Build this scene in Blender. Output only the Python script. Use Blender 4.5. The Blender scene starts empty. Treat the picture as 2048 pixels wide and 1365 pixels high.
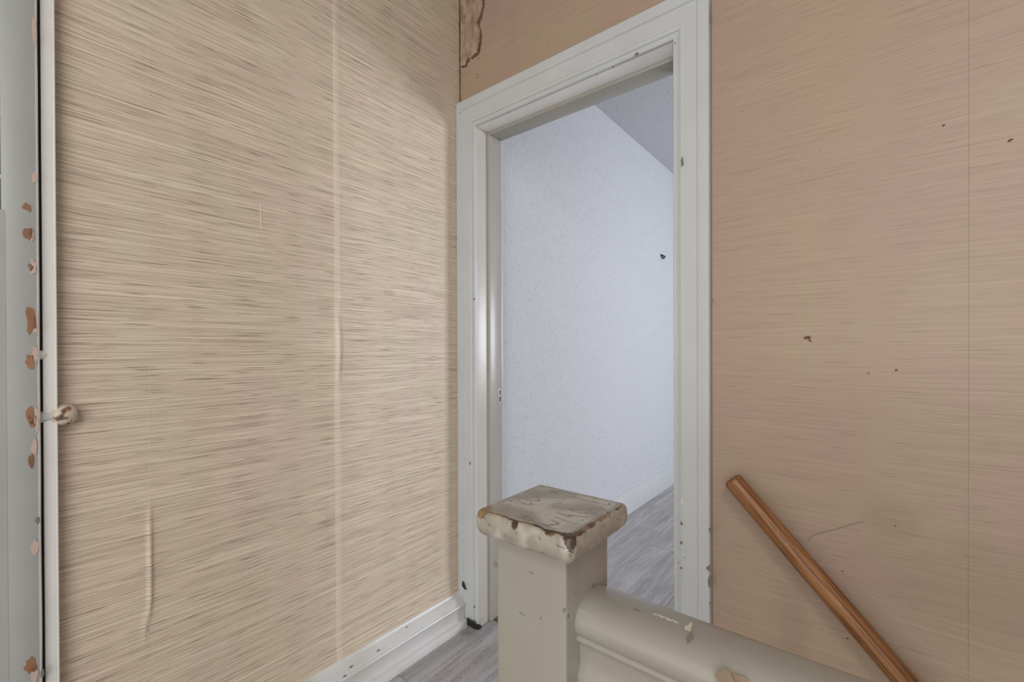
import bpy, bmesh, math, random
from mathutils import Vector, Matrix, noise
random.seed(7)
S = bpy.context.scene
COL = S.collection
R = math.radians
# ------------------------------------------------------------------ camera
H = 1.115
F = 895.0
cam_d = bpy.data.cameras.new('camera'); cam = bpy.data.objects.new('camera', cam_d); COL.objects.link(cam)
cam_d.sensor_width = 36; cam_d.lens = F / 2048 * 36; cam_d.clip_start = 0.02
YAW = R(38.85)
M3 = Matrix.Rotation(YAW, 3, 'Z') @ Matrix.Rotation(R(90 - 0.25), 3, 'X') @ Matrix.Rotation(R(-0.2), 3, 'Z')
cam_d.shift_y = 21.4 / 2048
cam.matrix_world = Matrix.Translation((0, 0, H)) @ M3.to_4x4()
S.camera = cam
O = Vector((0, 0, H))
def ray(px, py):
    return M3 @ Vector((px - 1024, -(py - 703.9), -F))
def on_x(px, py, x0):
    d = ray(px, py); return O + d * (x0 / d.x)
def on_y(px, py, y0):
    d = ray(px, py); return O + d * (y0 / d.y)
# ------------------------------------------------------------------ world, lights, exposure
W = bpy.data.worlds.new('world'); S.world = W; W.use_nodes = True
W.node_tree.nodes['Background'].inputs[0].default_value = (0.955, 0.985, 1.0, 1)
W.node_tree.nodes['Background'].inputs[1].default_value = 1.62
def area(name, loc, size, power, color, direction, spread=180):
    l = bpy.data.lights.new(name, 'AREA'); l.shape = 'RECTANGLE'; l.size, l.size_y = size
    l.energy = power; l.color = color; l.spread = R(spread)
    o = bpy.data.objects.new(name, l); COL.objects.link(o); o.location = loc
    o.rotation_euler = Vector(direction).to_track_quat('-Z', 'Y').to_euler()
    return o
area('bedroom_window_light', (1.64, 3.45, 1.45), (1.0, 1.1), 66, (0.86, 0.91, 1.0), (-1, -.05, -.05))
area('landing_top_fill_light', (0.6, -0.9, 2.45), (0.5, 0.5), 15, (1.0, 0.96, 0.90), (-.25, .3, -1))  # added overhead fill for rail, cap top and floor, no fixture there
area('rear_fill_light', (0.9, -2.1, 1.1), (1.3, 1.8), 25, (1.0, 0.98, 0.95), (-.45, 1, 0))  # unseen fill added behind the camera to brighten the left wall
S.view_settings.view_transform = 'Standard'; S.view_settings.look = 'None'
S.view_settings.gamma = 1; S.view_settings.use_curve_mapping = False
S.view_settings.exposure = 0.0
# ------------------------------------------------------------------ materials
def srgb(r, g, b):
    f = lambda c: (c / 255 / 12.92) if c / 255 <= .04045 else ((c / 255 + .055) / 1.055) ** 2.4
    return (f(r), f(g), f(b), 1)
class NT:
    def __init__(s, name, rough=.5, spec=.5):
        s.m = bpy.data.materials.new(name); s.m.use_nodes = True
        s.t = s.m.node_tree; s.b = s.t.nodes['Principled BSDF']
        s.b.inputs['Roughness'].default_value = rough
        s.b.inputs['Specular IOR Level'].default_value = spec
        s.tc = s.t.nodes.new('ShaderNodeTexCoord'); s.P = s.tc.outputs['Object']
    def n(s, typ, **kw):
        nd = s.t.nodes.new(typ)
        for k, v in kw.items(): setattr(nd, k, v)
        return nd
    def lk(s, a, b): s.t.links.new(a, b)
    def put(s, sock, v):
        if isinstance(v, bpy.types.NodeSocket): s.lk(v, sock)
        else: sock.default_value = v
    def map(s, scale, loc=(0, 0, 0), rot=(0, 0, 0), src=None):
        m = s.n('ShaderNodeMapping'); s.lk(src or s.P, m.inputs[0])
        m.inputs['Scale'].default_value = scale; m.inputs['Location'].default_value = loc; m.inputs['Rotation'].default_value = rot
        return m.outputs[0]
    def noise(s, vec, scale=1, detail=2, rough=.5, dist=0):
        n = s.n('ShaderNodeTexNoise'); s.lk(vec, n.inputs['Vector'])
        n.inputs['Scale'].default_value = scale; n.inputs['Detail'].default_value = detail
        n.inputs['Roughness'].default_value = rough; n.inputs['Distortion'].default_value = dist
        return n.outputs[0]
    def ramp(s, v, a, b, lo=0, hi=1):
        r = s.n('ShaderNodeMapRange'); r.clamp = True; s.put(r.inputs[0], v)
        r.inputs[1].default_value = a; r.inputs[2].default_value = b; r.inputs[3].default_value = lo; r.inputs[4].default_value = hi
        return r.outputs[0]
    def math(s, op, a, b=0):
        m = s.n('ShaderNodeMath', operation=op); s.put(m.inputs[0], a); s.put(m.inputs[1], b); return m.outputs[0]
    def mix(s, f, a, b, mode='MIX'):
        m = s.n('ShaderNodeMix', data_type='RGBA', blend_type=mode)
        s.put(m.inputs[0], f); s.put(m.inputs[6], a); s.put(m.inputs[7], b); return m.outputs[2]
    def color(s, v): s.put(s.b.inputs['Base Color'], v); return s
    def rough(s, v): s.put(s.b.inputs['Roughness'], v); return s
    def bump(s, h, strength=.3, dist=.001):
        b = s.n('ShaderNodeBump'); s.put(b.inputs['Height'], h)
        b.inputs['Strength'].default_value = strength; b.inputs['Distance'].default_value = dist
        s.lk(b.outputs[0], s.b.inputs['Normal']); return s
    def attr(s, name):
        a = s.n('ShaderNodeAttribute'); a.attribute_name = name; return a.outputs['Fac']

def wallpaper(name, axis, base, dark, light, pink, k, bumpk):
    """horizontal grasscloth threads; axis = 'x' or 'y' runs along the wall"""
    m = NT(name, .42, .35)
    def sc(u, v): return (u, 0, v) if axis == 'x' else (0, u, v)
    wob = m.noise(m.map(sc(3.5, 3.5)), 1, 1)
    wv = m.math('MULTIPLY', wob, .006)
    cb = m.n('ShaderNodeCombineXYZ'); m.lk(wv, cb.inputs[2])
    ad = m.n('ShaderNodeVectorMath', operation='ADD'); m.lk(m.P, ad.inputs[0]); m.lk(cb.outputs[0], ad.inputs[1])
    m.P = ad.outputs[0]
    fine = m.noise(m.map(sc(5, 520)), 1, 2, .6)
    mid = m.noise(m.map(sc(1.6, 170), (3, 3, 3)), 1, 3, .6)
    dash = m.noise(m.map(sc(9, 330), (7, 7, 9)), 1, 1, .5)
    dash2 = m.noise(m.map(sc(12, 420), (17, 27, 9)), 1, 1, .5)
    lite = m.noise(m.map(sc(1.6, 260), (1, 5, 9)), 1, 1, .5)
    speck = m.noise(m.map(sc(160, 220), (1, 2, 9)), 1, 2, .6)
    blot = m.noise(m.map(sc(5, 3), (4, 4, 1)), 1, 2, .5)
    c = m.mix(m.ramp(blot, .4, .6, 0, 1), base, pink)
    c = m.mix(m.ramp(fine, .35, .65, .34 * k, 0), c, dark)
    fine2 = m.noise(m.map(sc(3.2, 370), (9, 2, 4)), 1, 2, .6)
    c = m.mix(m.ramp(mid, .4, .62, 0, .12 * k), c, light)
    c = m.mix(m.ramp(fine2, .5, .62, 0, .45 * k), c, light)
    c = m.mix(m.ramp(fine2, .36, .46, .32 * k, 0), c, dark)
    c = m.mix(m.ramp(mid, .3, .45, .15 * k, 0), c, dark)
    c = m.mix(m.ramp(lite, .60, .70, 0, .6 * k), c, light)
    c = m.mix(m.ramp(dash, .63, .70, 0, .75 * k), c, dark)
    c = m.mix(m.ramp(dash2, .67, .73, 0, .6 * k), c, dark)
    c = m.mix(m.ramp(speck, .7, .8, 0, .35 * k), c, dark)
    m.color(c)
    h = m.math('ADD', m.math('MULTIPLY', fine, .8), m.math('MULTIPLY', fine2, .9))
    h = m.math('SUBTRACT', h, m.ramp(dash, .62, .72, 0, .4))
    m.bump(h, bumpk, .0016)
    return m
WPL = wallpaper('wallpaper_side_lightened', 'y', srgb(217, 200, 175), srgb(147, 129, 110), srgb(243, 227, 205), srgb(220, 198, 178), 1.0, .6)  # same paper as the back wall, paler to make up for weaker light here
WPB = wallpaper('wallpaper_back', 'x', srgb(176, 154, 130), srgb(136, 113, 96), srgb(188, 166, 144), srgb(176, 149, 132), .5, .2)  # same paper, thread contrast cut to imitate the light direction on this wall

_c = WPL.b.inputs['Base Color'].links[0].from_socket
_sx = WPL.n('ShaderNodeSeparateXYZ'); WPL.lk(WPL.tc.outputs['Object'], _sx.inputs[0])
_yy = WPL.math('ADD', _sx.outputs[1], WPL.math('MULTIPLY', WPL.noise(WPL.map((0, 0, 4)), 1, 2), .006))
_bd = WPL.math('MULTIPLY', WPL.ramp(_yy, .7505, .7515), WPL.ramp(_yy, .769, .773, 1, 0))
WPL.color(WPL.mix(WPL.math('MULTIPLY', _bd, .4), _c, srgb(238, 220, 198)))
_bd2 = WPL.ramp(WPL.math('ABSOLUTE', WPL.math('SUBTRACT', _yy, .2885)), .0005, .002, .3, 0)
WPL.color(WPL.mix(_bd2, WPL.b.inputs['Base Color'].links[0].from_socket, srgb(232, 216, 196)))
WPL.rough(WPL.ramp(_bd, 0, 1, .45, .25))
# back wall: faint greasy hand mark over the handrail
def ell(m, x, z, rx, rz):
    v = m.map((1 / rx, 0, 1 / rz), (-x / rx, 0, -z / rz))
    l = m.n('ShaderNodeVectorMath', operation='LENGTH'); m.lk(v, l.inputs[0])
    wob = m.math('MULTIPLY', m.noise(m.map((14, 14, 14)), 1, 2), .5)
    return m.ramp(m.math('ADD', l.outputs[1], wob), 0.9, 1.6, 1, 0)
_p = on_y(1785, 1035, 1.3075)
_c = WPB.b.inputs['Base Color'].links[0].from_socket
_c = WPB.mix(WPB.math('MULTIPLY', ell(WPB, _p.x, _p.z, .05, .045), .16), _c, srgb(120, 92, 72))
_p = on_y(1960, 1180, 1.3075)
_c = WPB.mix(WPB.math('MULTIPLY', ell(WPB, _p.x, _p.z, .16, .10), .16), _c, srgb(120, 92, 72))
_p = on_y(1590, 1300, 1.3075)
_c = WPB.mix(WPB.math('MULTIPLY', ell(WPB, _p.x, _p.z, .03, .16), .12), _c, srgb(120, 92, 72))
WPB.color(_c)

def paint(name, col, rough=.35, bumpk=.15, scale=60, var=None, amt=.25, spec=.5):
    m = NT(name, rough, spec)
    a = m.noise(m.map((1, 1, 1)), scale, 3)
    b = m.noise(m.map((1, 1, 1), (5, 5, 5)), 7, 3)
    c = m.mix(m.ramp(b, .4, .65, 0, amt), col, var or tuple(x * .82 for x in col[:3]) + (1,))
    m.color(c).bump(m.math('ADD', m.math('MULTIPLY', a, .4), b), bumpk, .002)
    return m
TRIM = paint('white_trim_paint', srgb(198, 200, 199), .30, .12)
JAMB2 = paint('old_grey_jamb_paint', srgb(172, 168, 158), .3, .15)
HEADP = paint('lit_head_jamb_paint', srgb(246, 246, 244), .25, .1)  # near-white stands in for light bounced up onto the soffit
JAMB = paint('white_jamb_paint', srgb(200, 193, 184), .3, .15)
DOORP = paint('grey_door_paint', srgb(170, 171, 167), .4, .1)
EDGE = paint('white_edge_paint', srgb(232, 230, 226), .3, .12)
BASEP = paint('baseboard_paint', srgb(214, 212, 209), .28, .3, 40, srgb(188, 180, 168), .4)
CREAM = paint('cream_gloss_paint', srgb(148, 143, 131), .24, .3, 90, srgb(140, 129, 114), .35)
BARE = paint('bare_wood', srgb(160, 116, 86), .6, .5, 160, srgb(120, 80, 54), .8)
PINKC = paint('undercoat', srgb(196, 172, 158), .5, .2)
RCHIP = paint('rail_chip', srgb(146, 124, 102), .6, .4, 200, srgb(118, 98, 80), .8)
RLITE = paint('rail_chip_rim', srgb(188, 178, 160), .3, .3)
DARKC = paint('dark_scuff', srgb(122, 115, 104), .7, .3)
BLACK = paint('black_gap', srgb(30, 27, 26), .6, .3)
IRON = paint('dark_iron', srgb(52, 56, 58), .4, .2)
PLAST = NT('bare_plaster', .7, .3)
_n = PLAST.noise(PLAST.map((30, 30, 14), (2, 1, 4)), 1, 4, .6, .3)
PLAST.color(PLAST.mix(PLAST.ramp(_n, .42, .62, 0, .75), srgb(182, 158, 138), srgb(136, 106, 84))).bump(_n, .5, .003)
TORN = paint('torn_paper_edge', srgb(118, 84, 62), .8, .5, 200, srgb(84, 56, 40), .8)
OLDW = paint('old_dark_wood', srgb(104, 88, 78), .5, .3)
# stippled bedroom plaster
STIP = NT('stippled_plaster', .75, .2)
_a = STIP.noise(STIP.map((1, 1, 1)), 95, 3, .6); _b = STIP.noise(STIP.map((1, 1, 1), (3, 3, 3)), 45, 2, .5)
_h = STIP.math('ADD', _a, STIP.math('MULTIPLY', _b, .6))
STIP.color(STIP.mix(STIP.ramp(_a, .5, .66, 0, .3), srgb(200, 201, 204), srgb(160, 158, 154))).bump(_h, .6, .004)
# laminate plank
PLANK = NT('grey_laminate', .38, .4)
oi = PLANK.n('ShaderNodeObjectInfo')
cb = PLANK.n('ShaderNodeCombineXYZ'); PLANK.lk(PLANK.math('MULTIPLY', oi.outputs['Random'], 37.0), cb.inputs[0]); PLANK.lk(PLANK.math('MULTIPLY', oi.outputs['Random'], 91.0), cb.inputs[1])
ad = PLANK.n('ShaderNodeVectorMath', operation='ADD'); PLANK.lk(PLANK.P, ad.inputs[0]); PLANK.lk(cb.outputs[0], ad.inputs[1]); PLANK.P = ad.outputs[0]
_g = PLANK.noise(PLANK.map((34, 3.2, 1)), 1, 5, .65, .6)
_g2 = PLANK.noise(PLANK.map((12, 1.6, 1), (4, 9, 0)), 1, 3, .6, .4)
_g3 = PLANK.noise(PLANK.map((170, 70, 1), (4, 9, 0)), 1, 3, .7)
c = PLANK.mix(PLANK.ramp(_g2, .35, .65), srgb(156, 152, 152), srgb(186, 183, 184))
c = PLANK.mix(PLANK.ramp(_g, .42, .66, 0, .65), c, srgb(128, 119, 118))
c = PLANK.mix(PLANK.ramp(_g3, .5, .75, 0, .45), c, srgb(218, 216, 214))
c = PLANK.mix(PLANK.ramp(oi.outputs['Random'], 0, 1, 0, .18), c, srgb(140, 134, 132))
PLANK.color(c).bump(_g, .15, .001)
# handrail timber: grain along local X
TIMB = NT('varnished_brown_wood', .42, .4)
_g = TIMB.noise(TIMB.map((7, 190, 190)), 1, 4, .6, .3); _g2 = TIMB.noise(TIMB.map((2.5, 26, 26), (4, 1, 2)), 1, 3, .6)
_g3 = TIMB.noise(TIMB.map((18, 60, 60), (4, 7, 2)), 1, 3, .7)
c = TIMB.mix(TIMB.ramp(_g2, .35, .65), srgb(132, 86, 48), srgb(164, 116, 74))
c = TIMB.mix(TIMB.ramp(_g, .45, .58, 0, .75), c, srgb(92, 52, 26))
c = TIMB.mix(TIMB.ramp(_g3, .66, .74, 0, .5), c, srgb(206, 160, 120))
TIMB.color(c).bump(_g, .25, .0008)
ENDG = paint('brown_end_grain', srgb(116, 66, 40), .45, .3)
GLASSD = NT('dark_glazing', .12, .5).color(srgb(72, 72, 72))
# newel cap paint with a wear attribute
CAP = NT('worn_newel_cap_paint', .36, .5)
w = CAP.attr('wear'); sc_ = CAP.attr('scuff')
_n1 = CAP.noise(CAP.map((1, 1, 1)), 420, 3, .6); _n2 = CAP.noise(CAP.map((60, 24, 60), (1, 1, 3)), 1, 4, .6, .8); _n3 = CAP.noise(CAP.map((1, 1, 1), (9, 1, 3)), 42, 2)
wm = CAP.ramp(CAP.math('ADD', w, CAP.math('MULTIPLY', CAP.math('SUBTRACT', _n1, .5), .5)), .45, .55)
c = CAP.mix(CAP.ramp(_n2, .4, .62, 0, .55), srgb(152, 144, 130), srgb(128, 118, 104))
c = CAP.mix(CAP.ramp(CAP.math('ADD', CAP.attr('rub'), CAP.math('MULTIPLY', CAP.math('SUBTRACT', _n2, .5), .9)), .3, .8, 0, .8), c, srgb(186, 178, 163))
sm = CAP.ramp(CAP.math('ADD', sc_, CAP.math('MULTIPLY', CAP.math('SUBTRACT', _n1, .5), .6)), .38, .55, 0, .8)
c = CAP.mix(sm, c, srgb(112, 98, 84))
br = CAP.mix(CAP.ramp(_n3, .4, .6), srgb(134, 106, 70), srgb(66, 50, 37))
c = CAP.mix(wm, c, br)
CAP.color(c).bump(CAP.math('SUBTRACT', CAP.math('MULTIPLY', _n2, .8), CAP.math('MULTIPLY', wm, 1.2)), .6, .0016)

# ------------------------------------------------------------------ mesh helpers
def link(name, verts, faces, mat, parent=None, smooth=False):
    me = bpy.data.meshes.new(name); me.from_pydata([tuple(v) for v in verts], [], faces)
    bm = bmesh.new(); bm.from_mesh(me); bmesh.ops.recalc_face_normals(bm, faces=bm.faces); bm.to_mesh(me); bm.free()
    me.materials.append(mat.m)
    if smooth:
        for p in me.polygons: p.use_smooth = True
    o = bpy.data.objects.new(name, me); COL.objects.link(o)
    if parent: o.parent = parent
    return o
def boxg(x0, x1, y0, y1, z0, z1):
    v = [(x, y, z) for x in (x0, x1) for y in (y0, y1) for z in (z0, z1)]
    f = [(0, 1, 3, 2), (4, 6, 7, 5), (0, 4, 5, 1), (2, 3, 7, 6), (0, 2, 6, 4), (1, 5, 7, 3)]
    return v, f
def box(name, x0, x1, y0, y1, z0, z1, mat, parent=None, bev=0, seg=2):
    v, f = boxg(x0, x1, y0, y1, z0, z1)
    o = link(name, v, f, mat, parent)
    if bev:
        bm = bmesh.new(); bm.from_mesh(o.data)
        bmesh.ops.bevel(bm, geom=bm.edges[:], offset=bev, segments=seg, profile=.5, affect='EDGES'); bm.to_mesh(o.data); bm.free()
        for p in o.data.polygons: p.use_smooth = True
        sharp(o)
    return o
def sharp(o, ang=35):
    me = o.data
    bm = bmesh.new(); bm.from_mesh(me)
    for e in bm.edges:
        if len(e.link_faces) == 2 and e.calc_face_angle(0) > R(ang): e.smooth = False
    bm.to_mesh(me); bm.free()
def boxes(name, lst, mat, parent=None):
    V, Fc = [], []
    for b in lst:
        v, f = boxg(*b); k = len(V); V += v; Fc += [tuple(i + k for i in q) for q in f]
    return link(name, V, Fc, mat, parent)
def loft(name, rings, mat, parent=None, closed=True, caps=True, smooth=True, ang=40):
    V = [p for r in rings for p in r]; n = len(rings[0]); Fc = []
    for i in range(len(rings) - 1):
        for j in range(n if closed else n - 1):
            a = i * n + j; b = i * n + (j + 1) % n
            Fc.append((a, b, b + n, a + n))
    if caps and closed:
        Fc.append(tuple(range(n))); Fc.append(tuple((len(rings) - 1) * n + j for j in range(n)))
    o = link(name, V, Fc, mat, parent, smooth)
    if smooth: sharp(o, ang)
    return o
def empty(name, loc=(0, 0, 0)):
    o = bpy.data.objects.new(name, None); COL.objects.link(o); o.location = loc; o.empty_display_size = .1
    return o
def tag(o, label=None, cat=None, kind=None):
    if label: o['label'] = label
    if cat: o['category'] = cat
    if kind: o['kind'] = kind
    return o
def blob(name, c, u, v, ru, rv, n, th, mat, parent, jag=.25, N=14, seed=0):
    """irregular thin flake on a surface: centre c, axes u,v, outward normal n"""
    c, u, v, n = Vector(c), Vector(u).normalized(), Vector(v).normalized(), Vector(n).normalized()
    rng = random.Random(seed + 101)
    pts = []
    for i in range(N):
        a = 2 * math.pi * i / N; r = 1 + rng.uniform(-jag, jag)
        pts.append(c + u * (ru * r * math.cos(a)) + v * (rv * r * math.sin(a)))
    return prism(name, pts, n, th, mat, parent)
def prism(name, pts, n, th, mat, parent):
    n = Vector(n).normalized(); N = len(pts)
    V = [p - n * .0004 for p in pts] + [p + n * th for p in pts]
    return link(name, V, [tuple(range(N)), tuple(range(N, 2 * N))] + [(i, (i + 1) % N, N + (i + 1) % N, N + i) for i in range(N)], mat, parent)

# ------------------------------------------------------------------ the setting
XL, YB = -1.323, 1.3075           # left wall face, back wall face
XI = -1.300                       # bedroom left wall face
CZ = 2.58
DL, DR, DT = -1.229, -0.446, 2.005  # doorway inner edges and head
# left wall: core + wallpaper sheets
wl = tag(boxes('wall_left', [(XL - .12, XL - .0015, .127, YB + .13, -.3, CZ), (XL - .12, XL - .0015, -2.2, -.76, -.3, CZ),
         (XL - .12, XL - .0015, -.76, .127, 2.08, CZ)], PLAST), kind='structure')
def g(x, w): return math.exp(-(x / w) ** 2)
def relief_left(y, z):
    h = .0004 * noise.noise(Vector((y * 9, z * 4, 3)))
    # overlapped seam, blistered in the middle
    w = .0085 + .003 * noise.noise(Vector((z * 7, 1, 1)))
    yc = .760 + .002 * noise.noise(Vector((z * 3, 7, 1))) + .006 * g(z - 1.12, .10)
    t = (y - yc) / w
    edge = 1 / (1 + math.exp(-max(-30, min(30, (t + 1) * 5)))) * (1 - 1 / (1 + math.exp(-max(-30, min(30, (t - .8) * 2.2)))))
    h += edge * (.0013 + .0060 * g(z - 1.13, .085) + .0012 * g(z - .95, .14) + .0006 * g(z - 1.7, .3))
    h += .0055 * g(z - 1.12, .075) * g(y - .7600, .006) * (1 + .4 * noise.noise(Vector((z * 40, 2, 2))))
    # blister over the baseboard
    yw = .283 - .012 * g(z - .46, .035)
    if .42 < z < .76:
        h += .0060 * g(y - yw, .0045) * max(0, math.sin((z - .43) / .33 * math.pi)) ** .6
    h += .0012 * g(y - 1.02, .05) * g(z - 1.1, .6)
    h += .006 * max(0, (.22 - z) / .1) * (1 + .5 * noise.noise(Vector((y * 5, 0, 0)))) if z < .22 else 0
    return h
def sheet(name, axis, a0, a1, z0, z1, mat, parent, rel, da, dz):
    na = max(2, int((a1 - a0) / da)); nz = max(2, int((z1 - z0) / dz)); V, Fc = [], []
    for j in range(nz + 1):
        z = z0 + (z1 - z0) * j / nz
        for i in range(na + 1):
            a = a0 + (a1 - a0) * i / na
            h = rel(a, z)
            V.append((XL + h, a, z) if axis == 'y' else (a, YB - h, z))
    for j in range(nz):
        for i in range(na):
            k = j * (na + 1) + i; Fc.append((k, k + 1, k + na + 2, k + na + 1))
    # rim so that the sheet has thickness
    n0 = len(V); rim = [i for i in range(na + 1)] + [j * (na + 1) + na for j in range(1, nz + 1)] + [nz * (na + 1) + i for i in range(na - 1, -1, -1)] + [j * (na + 1) for j in range(nz - 1, 0, -1)]
    for k in list(rim): V.append(V[k])
    rim = list(range(n0, n0 + len(rim))); n0 = len(V)
    for k in rim:
        x, y, z = V[k]; V.append((XL - .0016, y, z) if axis == 'y' else (x, YB + .0016, z))
    for q in range(len(rim)):
        Fc.append((rim[q], rim[(q + 1) % len(rim)], n0 + (q + 1) % len(rim), n0 + q))
    return link(name, V, Fc, mat, parent, True)
sheet('wallpaper_sheet', 'y', .127, .2860, .02, CZ, WPL, wl, relief_left, .003, .02)
sheet('wallpaper_sheet', 'y', .2862, .7484, .02, CZ, WPL, wl, relief_left, .003, .02)
sheet('wallpaper_sheet', 'y', .7486, 1.3035, .02, CZ, WPL, wl, relief_left, .0022, .02)
LCR = paint('pale_paper_crease', srgb(240, 226, 206), .35, .1)
for pts_ in ([(521, 408), (521, 425), (522, 445), (522, 459)], [(667, 487), (670, 497)], [(674, 503), (681, 512)], [(299, 1238), (293, 1246), (290, 1258), (293, 1266), (299, 1272)]):
    P_ = [on_x(a, b, XL + .0008) for a, b in pts_]
    loft('paper_crease', [[p + Vector((0, .0009, 0)), p + Vector((.0008, 0, 0)), p + Vector((0, -.0009, 0))] for p in P_], LCR, wl)
# back wall
wb = tag(boxes('wall_back', [(XL - .12, DL - .02, YB + .0015, YB + .13, -.3, CZ), (DR + .02, 2.2, YB + .0015, YB + .13, -2.4, CZ),
         (DL - .02, DR + .02, YB + .0015, YB + .13, DT + .02, CZ)], PLAST), kind='structure')
def relief_back(x, z):
    return .0006 * noise.noise(Vector((x * 5, z * 3, 9)))
sheet('wallpaper_sheet', 'x', XL + .003, -.8815, 2.06, CZ, WPB, wb, relief_back, .02, .04)
sheet('wallpaper_sheet', 'x', -.881, -.3565, 2.06, CZ, WPB, wb, relief_back, .02, .04)
sheet('wallpaper_sheet', 'x', -.3565, .1540, -.9, CZ, WPB, wb, relief_back, .02, .04)
sheet('wallpaper_sheet', 'x', .1543, .67, -.9, CZ, WPB, wb, relief_back, .02, .04)
sheet('wallpaper_sheet', 'x', .6705, 1.19, -.9, CZ, WPB, wb, relief_back, .03, .06)
# torn paper patch at the corner, with bare plaster in it
tp = [(921, -60), (972, -60), (969, 5), (968, 18), (966, 26), (963, 36), (958, 48), (962, 60), (964, 72), (963, 84), (960, 97), (958, 108), (951, 113), (945, 119), (941, 116), (937, 124), (933, 134), (926, 136), (921, 134)]
def jagged(pts, n=4, amp=1.2, seed=1):
    rng = random.Random(seed); out = []
    for i, p in enumerate(pts):
        q = pts[(i + 1) % len(pts)]
        for k in range(n):
            t = k / n; out.append((p[0] + (q[0] - p[0]) * t + rng.uniform(-amp, amp), p[1] + (q[1] - p[1]) * t + rng.uniform(-amp, amp)))
    return out
P = [on_y(a, b, YB - .0012) for a, b in jagged(tp)]
P = [Vector((max(p.x, XL + .004), p.y, p.z)) for p in P]
prism('torn_edge', P, (0, -1, 0), .0006, TORN, wb)
P = [on_y(a - (4 if a > 925 else 0), b - 3, YB - .0018) for a, b in jagged(tp, 4, 1.0, 5)]
P = [Vector((max(p.x, XL + .004), p.y, p.z)) for p in P]
tag(prism('bare_plaster_patch', P, (0, -1, 0), .0006, PLAST, wb), 'bare brown plaster where wallpaper has torn away in the corner')
# cracked corner bead
rings = []
for k in range(60):
    z = 2.10 + (CZ - 2.10) * k / 59; wv = .006 + .0025 * noise.noise(Vector((z * 30, 0, 0)))
    rings.append([(XL - .001, YB - wv, z), (XL + wv, YB + .001, z), (XL - .001, YB + .001, z)])
loft('corner_crack', rings, TORN, wb, smooth=False)
# small hole torn in the wallpaper
c = on_y(1614, 676, YB - .0008); blob('paper_tear', c, (1, 0, 0), (0, 0, 1), .0065, .0045, (0, -1, 0), .0006, TORN, wb, .3, 10, 3)
c = on_y(1620, 682, YB - .0008); blob('paper_tear', c, (1, 0, -.9), (.9, 0, 1), .0042, .0018, (0, -1, 0), .0006, TORN, wb, .3, 8, 4)
for i, (a, b, r) in enumerate([(1793, 741, .0022), (1737, 747, .0018), (1887, 251, .002), (2020, 281, .003), (1695, 1278, .0018), (1685, 1143, .0016), (1791, 1053, .0016), (955, 156, .003), (955, 150, .002), (957, 118, .002), (1640, 300, .001)]):
    blob('paper_fleck', on_y(a, b, YB - .0008), (1, 0, .3), (-.3, 0, 1), r * 1.3, r * .8, (0, -1, 0), .0005, TORN, wb, .3, 8, i)
# pencil-like crease beside the handrail
cr = [(1616, 1081), (1625, 1072), (1640, 1066), (1660, 1062), (1680, 1057), (1700, 1050), (1727, 1044)]
P = [on_y(a, b, YB - .0007) for a, b in cr]
rings = [[p + Vector((0, 0, .0016)), p + Vector((0, -.0008, 0)), p + Vector((0, 0, -.0016))] for p in P]
CREASE = paint('paper_crease', srgb(160, 138, 116), .6, .1)
loft('paper_crease', rings, CREASE, wb)
# ceilings
tag(box('ceiling', XL - .12, 2.2, -2.2, YB + .13, CZ, CZ + .1, STIP), kind='structure')
# bedroom beyond the doorway
br_ = tag(box('wall_bedroom', XI - .12, XI, YB + .13, 5.6, -.05, 2.60, STIP), kind='structure')
tag(box('ceiling_bedroom', XI - .12, 2.3, YB + .13, 5.7, 2.585, 2.7, STIP), kind='structure')
tag(box('wall_far', XI - .12, 2.3, 5.6, 5.7, -.05, 2.7, STIP), kind='structure')
tag(boxes('wall_right', [(1.65, 1.77, YB + .13, 5.7, -.05, .85), (1.65, 1.77, YB + .13, 5.7, 2.05, 2.7), (1.65, 1.77, YB + .13, 2.9, .85, 2.05), (1.65, 1.77, 4.0, 5.7, .85, 2.05), (1.9, 2.02, -2.2, YB, -2.4, CZ)], STIP), kind='structure')  # last box: unseen landing wall added to block light from the right
win = tag(empty('window_1', (1.70, 3.45, .85)), kind='structure')
W0 = boxes('window_frame', [(-.03, .03, -.55, .55, 0, .05), (-.03, .03, -.55, .55, 1.15, 1.2), (-.03, .03, -.55, -.5, .05, 1.15), (-.03, .03, .5, .55, .05, 1.15)], TRIM, win)

# floor: planks along Y
fl = tag(boxes('floor', [(XL - .1, -.2, -2.2, YB + .13, -.2, -.012), (-.2, 2.2, -2.2, .47, -.2, -.012), (XI - .1, 2.2, YB + .13, 5.65, -.2, -.012)], BLACK), kind='structure')
PW = .150
def plank(x0, x1, y0, y1):
    e = .0006; b = .0016
    v = [(x0 + e, y0 + e, -.012), (x1 - e, y0 + e, -.012), (x1 - e, y1 - e, -.012), (x0 + e, y1 - e, -.012),
         (x0 + e, y0 + e, -b), (x1 - e, y0 + e, -b), (x1 - e, y1 - e, -b), (x0 + e, y1 - e, -b),
         (x0 + e + b, y0 + e + b, 0), (x1 - e - b, y0 + e + b, 0), (x1 - e - b, y1 - e - b, 0), (x0 + e + b, y1 - e - b, 0)]
    f = [(0, 3, 2, 1), (8, 9, 10, 11)]
    for k in range(4):
        l = (k + 1) % 4; f += [(k, l, 4 + l, 4 + k), (4 + k, 4 + l, 8 + l, 8 + k)]
    return link('plank', v, f, PLANK, fl)
rng = random.Random(3)
def lay(xa, xb, ya, yb):
    x = xa; row = 0
    while x < xb - .01:
        x1 = min(x + PW, xb); y = ya - rng.uniform(0, .9)
        while y < yb - .02:
            y1 = y + .92
            a, b = max(y, ya), min(y1, yb)
            if b - a > .02: plank(x, x1, a, b)
            y = y1
        x = x1; row += 1
YJ0 = 1.412
lay(XL, -.235, -1.6, 1.385)
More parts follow.
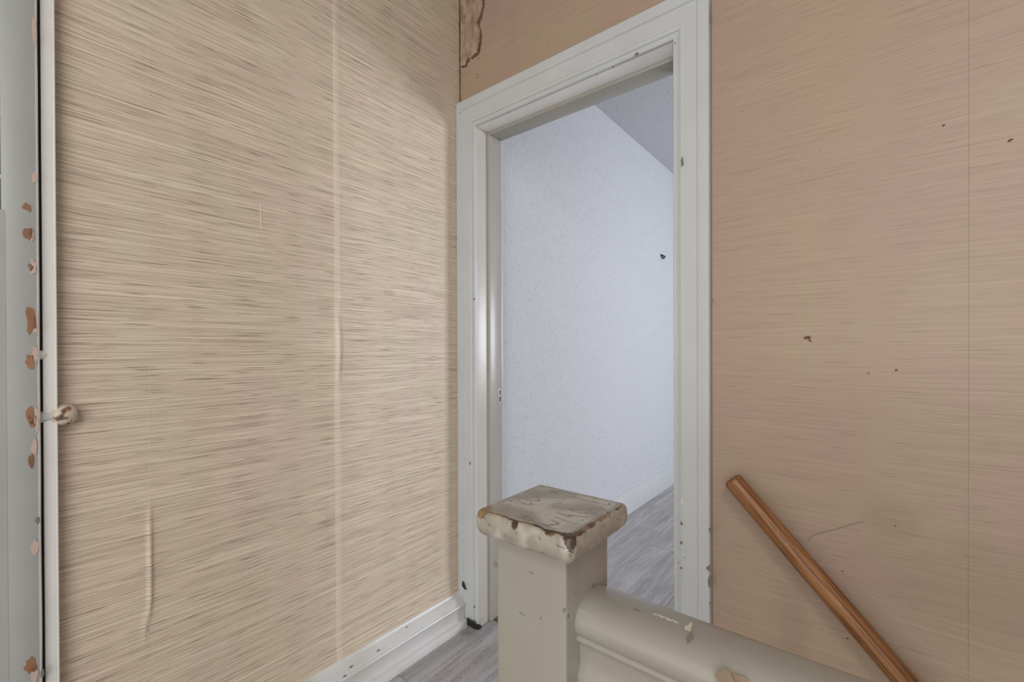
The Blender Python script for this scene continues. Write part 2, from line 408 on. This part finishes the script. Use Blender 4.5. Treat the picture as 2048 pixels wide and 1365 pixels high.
lay(-.235, .7, -1.6, .46)
lay(XI, .2, YJ0, 5.58)
box('threshold_strip', DL + .014, DR - .001, 1.384, 1.413, -.012, .006, OLDW, fl, .003)
# stairs going down along the back wall
for k in range(9):
    box('step', -.20 + .2 * k, .02 + .2 * k, .50, YB - .002, -.215 * (k + 1) - .035, -.215 * (k + 1), PLANK, fl, .004)
    box('riser', -.20 + .2 * k, -.18 + .2 * k, .50, YB - .002, -.215 * (k + 1), -.215 * k - (.036 if k else .013), TRIM, fl)

# baseboards
def baseboard(name, x0, ya, yb, prof, mat, rel=0):
    n = 40; rings = []
    for k in range(n + 1):
        y = ya + (yb - ya) * k / n
        s = 1 + rel * noise.noise(Vector((y * 4, 0, 2)))
        rings.append([(x0 + d * s, y, z) for d, z in prof])
    return tag(loft(name, rings, mat, None), kind='structure')
prof = [(.001, 0), (.054, 0), (.0545, .018), (.051, .026), (.044, .0285), (.036, .029), (.0345, .034), (.034, .076), (.037, .080), (.038, .084), (.036, .088), (.030, .089), (.0285, .093), (.028, .108), (.026, .114), (.020, .117), (.014, .120), (.012, .128), (.008, .131), (.001, .132)]
bb = baseboard('baseboard_left', XL, .127, 1.284, prof, BASEP, .10)
prof2 = [(.001, 0), (.020, 0), (.020, .115), (.016, .12), (.014, .135), (.008, .148), (.001, .15)]
baseboard('baseboard_bedroom', XI, YB + .14, 5.59, prof2, TRIM)
for i, (px, py, r) in enumerate([(813, 1255, .004), (703, 1334, .006), (689, 1354, .006), (713, 1347, .004), (757, 1302, .005)]):
    blob('paint_fleck', on_x(px, py, XL + .031), (0, 1, 0), (0, 0, 1), r, r * .5, (1, 0, 0), .001, DARKC, bb, .4, 9, i)

# doorway in the back wall
d1 = tag(empty('door_1', ((DL + DR) / 2, YB, 0)), kind='structure')
off = Vector(d1.location)
def loc(vs): return [Vector(v) - off for v in vs]
CW = .100
cprof = [(0, .001), (0, .011), (.002, .0135), (.009, .0135), (.011, .0105), (.014, .0105), (.017, .016), (.024, .019), (.028, .0165), (.031, .0165), (.067, .0185), (.070, .0235), (.074, .0245), (.097, .0245), (.100, .022), (.100, .001)]
CT = .115
def cas_ring(side, z):
    w = 1
    out = []
    for a, d in cprof:
        x = (DL - a * .94) if side == 'l' else (DR + a)
        out.append((x, YB - d, z if z is not None else DT + a * CT / CW))
    return out
def casing(side):
    rings = [loc(cas_ring(side, z)) for z in [0.0] + [i * .1 for i in range(1, 20)]] + [loc(cas_ring(side, None))]
    return loft('casing', rings, TRIM, d1, ang=25)
cl = casing('l'); crr = casing('r')
rl = [( DL - a * .94, YB - d, DT + a * CT / CW) for a, d in cprof]; rr = [(DR + a, YB - d, DT + a * CT / CW) for a, d in cprof]
ch = loft('casing', [loc(rl), loc(rr)], TRIM, d1, ang=25)
def dbox(name, x0, x1, y0, y1, z0, z1, mat, bev=.0015):
    o = box(name, x0 - off.x, x1 - off.x, y0 - off.y, y1 - off.y, z0, z1, mat, d1, bev); return o
YJ = 1.452
dbox('jamb', DL - .018, DL, YB - .0005, YJ, 0, DT + .018, JAMB)
dbox('jamb', DR, DR + .018, YB - .0005, YJ, 0, DT + .018, JAMB)
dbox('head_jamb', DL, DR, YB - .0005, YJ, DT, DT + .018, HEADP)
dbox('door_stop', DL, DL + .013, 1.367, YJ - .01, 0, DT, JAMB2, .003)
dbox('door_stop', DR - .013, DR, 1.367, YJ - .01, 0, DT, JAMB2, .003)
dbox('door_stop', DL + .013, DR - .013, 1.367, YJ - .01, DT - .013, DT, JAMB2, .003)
# bedroom side casing
dbox('casing', DL - .09, DL, YJ, YJ + .018, 0, DT + .1, TRIM); dbox('casing', DR, DR + .09, YJ, YJ + .018, 0, DT + .1, TRIM)
# strike plate
pc = on_x(1001, 792, DL + .013)
sp = tag(dbox('strike_plate', DL + .0125, DL + .0145, pc.y - .012, pc.y + .004, pc.z - .032, pc.z + .030, JAMB, .0005), 'small painted strike plate with two dark slots')
sp['label'] = 'painted strike plate with two dark slots'
for z0 in (-.024, .004):
    v, f = boxg(DL + .0135 - off.x, DL + .0152 - off.x, pc.y - .008 - off.y, pc.y - .001 - off.y, pc.z + z0, pc.z + z0 + .021)
    link('slot', v, f, BLACK, sp)
v, f = boxg(DR + .0998 - off.x, DR + .1016 - off.x, -.0030, -.0002, 0, DT + .11)
link('casing_gap', v, f, DARKC, crr)
# chips on the right casing
def chip(px, py, yy, ru, rv, mat, parent, seed, name='paint_chip'):
    c = on_y(px, py, yy) - off
    return blob(name, c, (1, 0, 0), (0, 0, 1), ru, rv, (0, -1, 0), .0009, mat, parent, .45, 12, seed)
for i, (px, py, a, b) in enumerate([(1364, 325, .004, .016), (1363, 1048, .004, .007), (1362, 1086, .004, .006), (1362, 1137, .003, .005), (1357, 1126, .0015, .002), (1369, 1116, .0015, .002), (1364, 1003, .002, .012)]):
    chip(px, py, YB - .0195, a * .9, b * .7, DARKC if i < 6 else EDGE, crr, i)
for i, (px, py, a, b) in enumerate([(1421, 1062, .004, .010), (1418, 1138, .005, .010), (1420, 1163, .005, .018), (1420, 1208, .002, .004), (1424, 602, .004, .004), (1421, 30, .002, .025)]):
    chip(px, py, YB - .0238, a, b * .8, DARKC, crr, i + 30)
for i, (px, py, a) in enumerate([(1273, 108, .005), (1226, 134, .003), (1193, 149, .0025), (1350, 86, .002), (1017, 226, .0025)]):
    chip(px, py, YB - .018, a, a * .6, DARKC, ch, i + 50)
chip(920, 227, YB - .024, .003, .002, DARKC, cl, 66); chip(948, 598, YB - .018, .004, .003, DARKC, cl, 67); chip(940, 927, YB - .018, .003, .006, DARKC, cl, 68)
chip(948, 1215, YB - .018, .004, .004, DARKC, cl, 69)
# dark broken foot of the left casing and gap at its outer edge
P = [on_y(a, b, YB - .0255) - off for a, b in jagged([(936, 1237), (941, 1241), (946, 1243), (950, 1246), (956, 1249), (962, 1251), (964, 1256), (958, 1260), (950, 1257), (935, 1249)], 2, .8, 4)]
tag(prism('broken_foot', P, (0, -1, 0), .006, BLACK, cl), 'blackened broken bottom end of the door casing')
P = [on_y(a, b, YB - .0255) - off for a, b in jagged([(925, 1162), (928, 1168), (933, 1180), (930, 1180), (925, 1172)], 2, .6, 5)]
prism('paint_chip', P, (0, -1, 0), .002, BLACK, cl)

# small iron hook on the bedroom wall
c = on_x(1323, 512, XI)
hk = tag(empty('wall_hook', c), 'small dark iron hook fixed to the white bedroom wall beyond the doorway', 'hook')
box('hook_plate', -.001, .004, -.022, .022, -.010, .012, IRON, hk, .002)
rings = []
for k in range(9):
    a = k / 8 * math.pi; cx, cz = .006 + .018 * math.sin(a), -.010 + .012 * math.cos(a)
    rings.append([(cx + .004 * math.sin(a) * math.cos(t), .012 + .004 * math.sin(t), cz + .004 * math.cos(a) * math.cos(t)) for t in [i * math.pi / 4 for i in range(8)]])
loft('hook_arm', rings, IRON, hk)
rings = [[(x, y - .024, z) for x, y, z in r] for r in rings]
loft('hook_arm', rings, IRON, hk)

# ------------------------------------------------------------------ newel post
nx0, nx1, ny0, ny1 = -.325, -.235, .375, .465
ncx, ncy = (nx0 + nx1) / 2, (ny0 + ny1) / 2
nw = tag(empty('newel_post', (ncx, ncy, 0)), 'square cream painted newel post with a chipped flat cap in front of the doorway', 'newel post')
def rrect(hx, hy, r, z, n=12, m=0):
    pts = []
    for cx, cy, a0 in ((hx - r, hy - r, 0), (-hx + r, hy - r, 90), (-hx + r, -hy + r, 180), (hx - r, -hy + r, 270)):
        for k in range(n + 1):
            a = R(a0 + 90 * k / n); pts.append((cx + r * math.cos(a), cy + r * math.sin(a), z))
    if m:
        out = []
        for i, p in enumerate(pts):
            q = pts[(i + 1) % len(pts)]
            k = m if i % (n + 1) == n else 1
            for t in range(k): out.append(tuple(p[j] + (q[j] - p[j]) * t / k for j in range(3)))
        pts = out
    return pts
rings = [rrect(.045, .045, .003, z, 4) for z in (-.012, .3, .6, .9075)]
post = loft('shaft', rings, CREAM, nw, ang=60)
# cap
HC, RB, ZB = .0635, .015, .9385
rings = []; meta = []
rcorn = .009
cp = [(.0165 * (1 - math.sin(t)), -.0125 - .0180 * math.cos(t)) for t in [i * math.pi / 2 / 12 for i in range(13)]]
cp += [(0, -.0115), (.0001, -.010), (.0003, -.008), (.0006, -.0065)]
cp += [(.0006 + .0055 * (1 - math.cos(t)), -.0055 + .0055 * math.sin(t)) for t in [i * math.pi / 2 / 10 for i in range(1, 11)]]
RB = cp[-1][0]
arc = [0]
for i in range(len(cp) - 1, 0, -1): arc.append(arc[-1] + math.dist(cp[i], cp[i - 1]))
arc = arc[::-1]
for (ins, z), al in zip(cp, arc):
    rings.append(rrect(HC - ins, HC - ins, max(.0025, rcorn - ins), z, 7, 90)); meta.append(-al)
NT_ = 44
for k in range(1, NT_ + 1):
    ins = RB + (HC - RB - .0008) * k / NT_
    rings.append(rrect(HC - ins, HC - ins, max(.0002, .0025 * (1 - k / NT_)), .0015 * (k / NT_), 7, 90)); meta.append(ins - RB)
def nz(x, y, s, o=0): return noise.noise(Vector((x * s, y * s, o)))
V2, wear, scuff, rub = [], [], [], []
for ring, s in zip(rings, meta):
    for (x, y, z) in ring:
        w_ = 0.0
        front = (-y >= abs(x) - .004); right = (x >= abs(y) - .004)
        if front and s > -.02:
            line = .0005 + .0028 * nz(x, 0, 45) + .0014 * nz(x, 0, 160, 3)
            wd = .0018 + .0008 * nz(x, 3, 90) + .0016 * max(0, x / .06) ** 2 + .002 * max(0, -x / .06 - .55)
            w_ = max(w_, 1 - abs(s - line) / (2 * max(.0004, wd)))
            # drip of bare wood below the line
            w_ = max(w_, 1 - math.hypot((x + .006) / .004, (s + .006) / .005) * .5)
            w_ = max(w_, 1 - math.hypot((x - .036) / .006, (s + .003) / .0035) * .5)
        if right and s > -.02:
            line = -.0015 + .002 * nz(y, 1, 60)
            wd = (.0030 if y < .012 else .0012) + .0016 * nz(y, 2, 120)
            if -.012 < y < -.004 or .028 < y < .036: wd *= .3
            if y > .05: wd *= .6
            w_ = max(w_, 1 - abs(s - line) / (2 * max(.0003, wd)))
        # near corner, worn right through
        dx, dy = x - .058, y + .058
        rr_ = math.hypot(dx, dy)
        if s > -.026 + .004 * nz(x, y, 200):
            w_ = max(w_, 1 - rr_ / (.013 if s > -.003 else .0045 + .30 * (s + .018)) / (1 + .35 * nz(x, y, 110, 7)) * .62 if s < .006 else 0)
        if s <= -.028 and rr_ < .012: w_ = max(w_, .62 - ((s + .034) / .0025) ** 2)
        # left corner
        rl_ = math.hypot(x + .060, y + .058)
        if s > -.010: w_ = max(w_, 1 - rl_ / .016 / (1 + .3 * nz(x, y, 120, 9)) * .55)
        # cracks round the far right corner
        if right and y > .035 and -.03 < s < 0: w_ = max(w_, .56 - abs((y - .052) + .002 * nz(s, 0, 400)) / .002)
        wear.append(max(0, min(1, w_)))
        sc1 = 0.0
        if s > .004:
            ridge = 1 - abs(nz(x * .45, y * 1.0, 70, 21)) * 7
            patchy = .5 + 1.2 * nz(x, y, 22, 5)
            sc1 = max(0, ridge) * max(0, patchy)
            if -.048 < y < -.02 and x < .02: sc1 *= .2
            sc1 = max(sc1, (1 - abs(nz(x * .35, y, 120, 41)) * 9) * max(0, .4 + 1.6 * nz(x, y, 30, 15)))
            b2 = 1 - abs(y - .040 - .002 * nz(x, 0, 70)) / .002
            if x > -.03: sc1 = max(sc1, b2 * .8)
        else:
            sc1 = max(0, nz(x + y, z, 150, 2) * 1.3 - .15)
        rub.append(max(0, min(1, .5 + 1.3 * nz(x * .8, y, 30, 31) + 4 * (x - .01)))) if s > .004 else rub.append(max(0, .25 + nz(x + y, z, 60, 8)) * .9)
        scuff.append(max(0, min(1, sc1)))
        dn = .0006 * min(1, max(0, (w_ - .4) * 4))
        nrm = Vector((x, y, 0)).normalized() if s < 0 else Vector((0, 0, 1))
        hgt = .0004 * nz(x, y, 55, 12) + .0002 * nz(x, y, 180, 2)
        p = Vector((x, y, z)) + nrm * (hgt - dn); V2.append(p + Vector((0, 0, ZB)))
n = len(rings[0]); Fc = []
for i in range(len(rings) - 1):
    for j in range(n):
        a = i * n + j; b = i * n + (j + 1) % n; Fc.append((a, b, b + n, a + n))
Fc.append(tuple(range(n))); Fc.append(tuple((len(rings) - 1) * n + j for j in range(n)))
cap = link('cap', V2, Fc, CAP, nw, True)
cap['label'] = 'flat square cap with worn edges showing brown wood'
for nm, arr in (('wear', wear), ('scuff', scuff), ('rub', rub)):
    at = cap.data.attributes.new(nm, 'FLOAT', 'POINT'); at.data.foreach_set('value', arr)
# chips and scuffs on the shaft
noff = Vector((ncx, ncy, 0))
for i, (px, py, a, b, m_) in enumerate([(990.5, 1131, .003, .0035, DARKC), (1128, 1222, .0015, .003, DARKC), (1043, 1228, .004, .0008, DARKC), (1063, 1146, .003, .0006, DARKC), (1082, 1238, .0015, .001, DARKC)]):
    blob('paint_chip', on_y(px, py, ny0) - noff, (1, 0, -.2), (.2, 0, 1), a, b, (0, -1, 0), .0004, m_, post, .3, 9, i)
for i, (px, py, a, b, m_) in enumerate([(1196.5, 1358, .0012, .008, BLACK), (1136, 1233, .002, .002, DARKC), (1187, 1172, .004, .002, RCHIP), (1150, 1183, .0006, .003, DARKC)]):
    blob('paint_chip', on_x(px, py, nx1) - noff, (0, 1, 0), (0, 0, 1), a, b, (1, 0, 0), .0004, m_, post, .3, 9, i + 9)

# ------------------------------------------------------------------ guard rail running right from the newel
gr = tag(empty('guard_rail', (.4, .427, 0)), 'moulded cream painted guard rail running right from the newel post over the stairwell', 'railing')
hp = [(.0, .8575), (.010, .857), (.020, .8545), (.028, .8500), (.0335, .8435), (.0355, .836), (.0345, .829), (.031, .8240), (.0285, .8232), (.0305, .8215), (.0320, .8190), (.0305, .8160), (.0275, .8145), (.0255, .808), (.0245, .796), (.0255, .788), (.029, .7815), (.0305, .776), (.0290, .769), (.0235, .7645)]
full = hp + [(-a, b) for a, b in reversed(hp[1:])]
rings = []
for k in range(121):
    x = nx1 + 1.5 * k / 120 - .4
    rings.append([(x, a * (1 + .012 * noise.noise(Vector((x * 11, b * 60, 0)))), b + .0006 * noise.noise(Vector((x * 9, a * 30, 3)))) for a, b in full])
hr = loft('top_rail', rings, CREAM, gr, ang=32)
gof = Vector((.4, .427, 0))
def rchip(px, py, z, ru, rv, mat, seed, nrm=(0, -.3, 1)):
    d = ray(px, py); p = O + d * ((z - H) / d.z) - gof
    n_ = Vector(nrm).normalized(); u = Vector((1, 0, 0)); v = n_.cross(u)
    blob('paint_chip', p, u, v, ru, rv, n_, .0008, mat, hr, .4, 12, seed)
rchip(1274, 1224, .8565, .004, .0025, DARKC, 1)
rchip(1447, 1357, .8480, .007, .006, RCHIP, 2, (0, -.75, 1)); rchip(1475, 1361, .8480, .007, .004, RCHIP, 3, (0, -.75, 1))
rchip(1374, 1265, .8560, .003, .009, RLITE, 4)
rchip(1380, 1276, .8565, .002, .005, DARKC, 5)
for k in range(7):
    rchip(1310 + k * 7 + (k % 2) * 3, 1230 + k * 2.6, .8572, .0022, .0012, RLITE, 10 + k, (0, .1, 1))
for k in range(9):
    x0 = -.176 + .125 * k
    box('baluster', x0 - .4, x0 + .032 - .4, .404 - .427, .436 - .427, -.012, .7655, CREAM, gr, .0015)

# ------------------------------------------------------------------ brown handrail on the back wall
YR = YB - .050
A = on_y(1463, 958, YR - .0); B = on_y(1803, 1356, YR)
A.y = B.y = YR
dirv = (B - A).normalized()
hrl = tag(empty('wall_handrail', A), 'round varnished brown wooden handrail sloping down the papered back wall', 'handrail')
q = dirv.to_track_quat('X', 'Z'); hrl.rotation_mode = 'QUATERNION'; hrl.rotation_quaternion = q
L = 1.9; rr0 = .0236; rings = []
prof_ = [(.0, .0160), (.0015, .0195), (.004, .0222), (.008, rr0)] + [(.05 * k, rr0) for k in range(1, int(L / .05))]
for xx, r_ in prof_:
    rings.append([(xx, r_ * math.cos(t), r_ * math.sin(t)) for t in [i * 2 * math.pi / 40 for i in range(40)]])
rod = loft('rail', rings, TIMB, hrl, caps=True, ang=50)
blobv = []
link('rail_end', [(-.0004 + 0, 0, 0)] + [(-.0003, .0172 * math.cos(i * math.pi / 12), .0172 * math.sin(i * math.pi / 12)) for i in range(24)] + [(.003, .0190 * math.cos(i * math.pi / 12), .0190 * math.sin(i * math.pi / 12)) for i in range(24)],
     [(0, 1 + i, 1 + (i + 1) % 24) for i in range(24)] + [(1 + i, 25 + i, 25 + (i + 1) % 24, 1 + (i + 1) % 24) for i in range(24)], ENDG, hrl)
# brackets holding it, below the frame
for dd in (.95, 1.6):
    p0 = Vector((dd, 0, 0)); wallp = q.inverted() @ Vector((0, YB - YR - .001, 0))
    dn_ = q.inverted() @ Vector((0, 0, -.05))
    a_, b_, c_ = p0 + dn_.normalized() * .02, p0 + dn_ + wallp * .3, p0 + dn_ * 1.2 + wallp
    rings = []
    for t in range(9):
        t_ = t / 8; p = a_ * (1 - t_) ** 2 + b_ * 2 * t_ * (1 - t_) + c_ * t_ * t_
        rings.append([p + Vector((.006 * math.cos(a), 0, .006 * math.sin(a))) + (q.inverted() @ Vector((0, 0, .004 * math.sin(a)))) for a in [i * math.pi / 4 for i in range(8)]])
    loft('bracket', rings, IRON, hrl)

# ------------------------------------------------------------------ left door, standing ajar
E = O + ray(76.5, 703.9) * (.89 / F); ex, ey = E.x, E.y
d2 = tag(empty('door_2', (ex, ey, 0)), kind='structure')
ang = math.atan2(-.999, -.035)
d2.rotation_euler = (0, 0, ang)        # local +X runs from the free edge to the hinge, local -Y ... away from camera
# local frame: X along the leaf, Y = normal
TH = .034
def side_sign():
    nrm = Vector((-math.sin(ang), math.cos(ang), 0))
    return 1 if nrm.dot(Vector((-ex, -ey, 0))) > 0 else -1
SG = side_sign()                       # +Y * SG faces the camera
def yb_(a, b): return (min(a * SG, b * SG), max(a * SG, b * SG))
zg = 1.386
def lbox(name, x0, x1, ya, yb, z0, z1, mat, parent, bev=0):
    a, b = yb_(ya, yb); return box(name, x0, x1, a, b, z0, z1, mat, parent, bev)
ST = .0475
stile = lbox('stile', 0, ST, -TH, 0, .012, 2.05, DOORP, d2, .0035)
# softly rounded nosing along the free edge, whiter paint standing in for its highlight
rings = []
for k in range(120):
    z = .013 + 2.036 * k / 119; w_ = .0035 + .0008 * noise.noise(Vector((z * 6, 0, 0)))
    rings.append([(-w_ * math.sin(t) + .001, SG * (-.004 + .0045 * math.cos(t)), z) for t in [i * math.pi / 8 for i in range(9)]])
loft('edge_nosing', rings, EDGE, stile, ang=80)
lbox('bottom_panel', ST - .005, .74, -TH, .0003, .012, zg, DOORP, d2)
lbox('top_rail', ST, .74, -TH, 0, 1.95, 2.05, DOORP, d2)
lbox('stile', .70, .74, -TH, .0005, zg, 1.95, DOORP, d2)
for z0, z1 in ((zg, 1.447), (1.453, 1.567), (1.573, 1.67), (1.676, 1.77), (1.776, 1.88), (1.886, 1.95)):
    lbox('pane', ST, .70, -TH + .006, -.010, z0, z1, GLASSD, d2)
    if z1 < 1.94: lbox('glazing_bar', ST, .70, -TH, -.003, z1, z1 + .006, EDGE, d2)
# chips along the free edge
ux = Vector((1, 0, 0)); uz = Vector((0, 0, 1)); ny_ = Vector((0, SG, 0))
D2I = Matrix.Rotation(-ang, 4, 'Z') @ Matrix.Translation((-ex, -ey, 0))
def dchip(px, py, rz, rx, mat, seed, jag=.3):
    z = H + (703.9 - py) / F * .89
    x = (75 - px) * .89 / F * .97
    blob('paint_chip', Vector((x, 0, z)), ux, uz, rx, rz, ny_, .0010, mat, stile, jag, 15, seed)
chips = [(73, 68, .025, .004, PINKC), (72, 357, .010, .005, PINKC), (61, 419, .008, .006, BARE), (63, 471, .012, .0075, BARE), (67, 473, .013, .004, PINKC),
         (68, 536, .014, .006, PINKC), (65, 537, .007, .004, BARE), (66, 640, .026, .0085, BARE), (72, 648, .022, .004, PINKC), (71, 710, .018, .0045, PINKC), (64, 725, .015, .0075, BARE),
         (63, 831, .015, .007, BARE), (66, 842, .014, .006, BARE), (72, 838, .024, .0045, PINKC), (68, 895, .016, .004, PINKC), (64, 921, .013, .0045, BARE), (72, 1041, .007, .004, DARKC), (68, 1094, .014, .006, PINKC),
         (61, 1327, .014, .009, BARE), (66, 1348, .016, .006, PINKC), (77, 1351, .008, .003, DARKC)]
for i, (px, py, rz, rx, m_) in enumerate(chips): dchip(px, py, rz * 1.0, rx * .9, m_, i)
# latch bolt blob, knob and stem, standing out of the free edge
kz = H + (703.9 - 838) / F * .89
def local(p): return D2I @ Vector(p)
# stem direction: world +Y
k0 = Vector((ex, ey, kz)) + Vector((-.018, -.002, 0)); kd = Vector((-.10, 1, .02)).normalized()
s_ = kd.cross(Vector((0, 0, 1))).normalized(); t_ = s_.cross(kd)
def turn(name, pr, mat, parent, base, axis, N=24, oct=0):
    s1 = axis.cross(Vector((0, 0, 1))).normalized(); t1 = s1.cross(axis); rings = []
    for a, r in pr:
        ring = []
        for i in range(N):
            th = 2 * math.pi * i / N
            rr = r
            if oct: rr = r * (1 - oct * (.5 - .5 * math.cos(8 * th)))
            ring.append(local(base + axis * a + s1 * (rr * math.cos(th)) + t1 * (rr * math.sin(th))))
        rings.append(ring)
    return loft(name, rings, mat, parent, ang=38)
KNOB = NT('flaking_knob_paint', .25, .6)
_n = KNOB.noise(KNOB.map((1, 1, 1), (2, 1, 5)), 52, 2, .5)
KNOB.color(KNOB.mix(KNOB.ramp(_n, .50, .56), srgb(205, 192, 172), KNOB.mix(KNOB.ramp(_n, .56, .68), srgb(150, 112, 86), srgb(84, 74, 66))))
KD = .030
kn = turn('knob', [(KD - .010, .011), (KD - .008, .016), (KD, .0215), (KD + .009, .0235), (KD + .020, .0215), (KD + .027, .017), (KD + .030, .009), (KD + .031, .003)], KNOB, d2, k0, kd, 32, .05)
kn['label'] = 'round knob with flaking cream and brown paint'
turn('knob_stem', [(-.004, .015), (.004, .015), (.005, .0125), (KD - .014, .0115), (KD - .008, .0130)], TRIM, kn, k0, kd)
lz = H + (703.9 - 711) / F * .89
turn('latch_bolt', [(-.01, .013), (.004, .013), (.008, .0105), (.013, .0105), (.016, .007)], EDGE, d2, Vector((ex - .015, ey - .004, lz)), Vector((-.25, 1, 0)).normalized(), 8)

# casing of the left door on the left wall (only its return shows)
t2 = tag(empty('trim_1', (XL, .117, 0)), kind='structure')
box('casing', 0, .020, -.0078, .0085, 0, 2.12, EDGE, t2, .001)
box('edge_bead', .001, .024, .0085, .0125, 0, 2.12, EDGE, t2, .0012)
box('jamb', -.12, .016, -.03, -.0078, 0, 2.08, BLACK, t2)  # black colour stands in for the shadow line beside the door edge
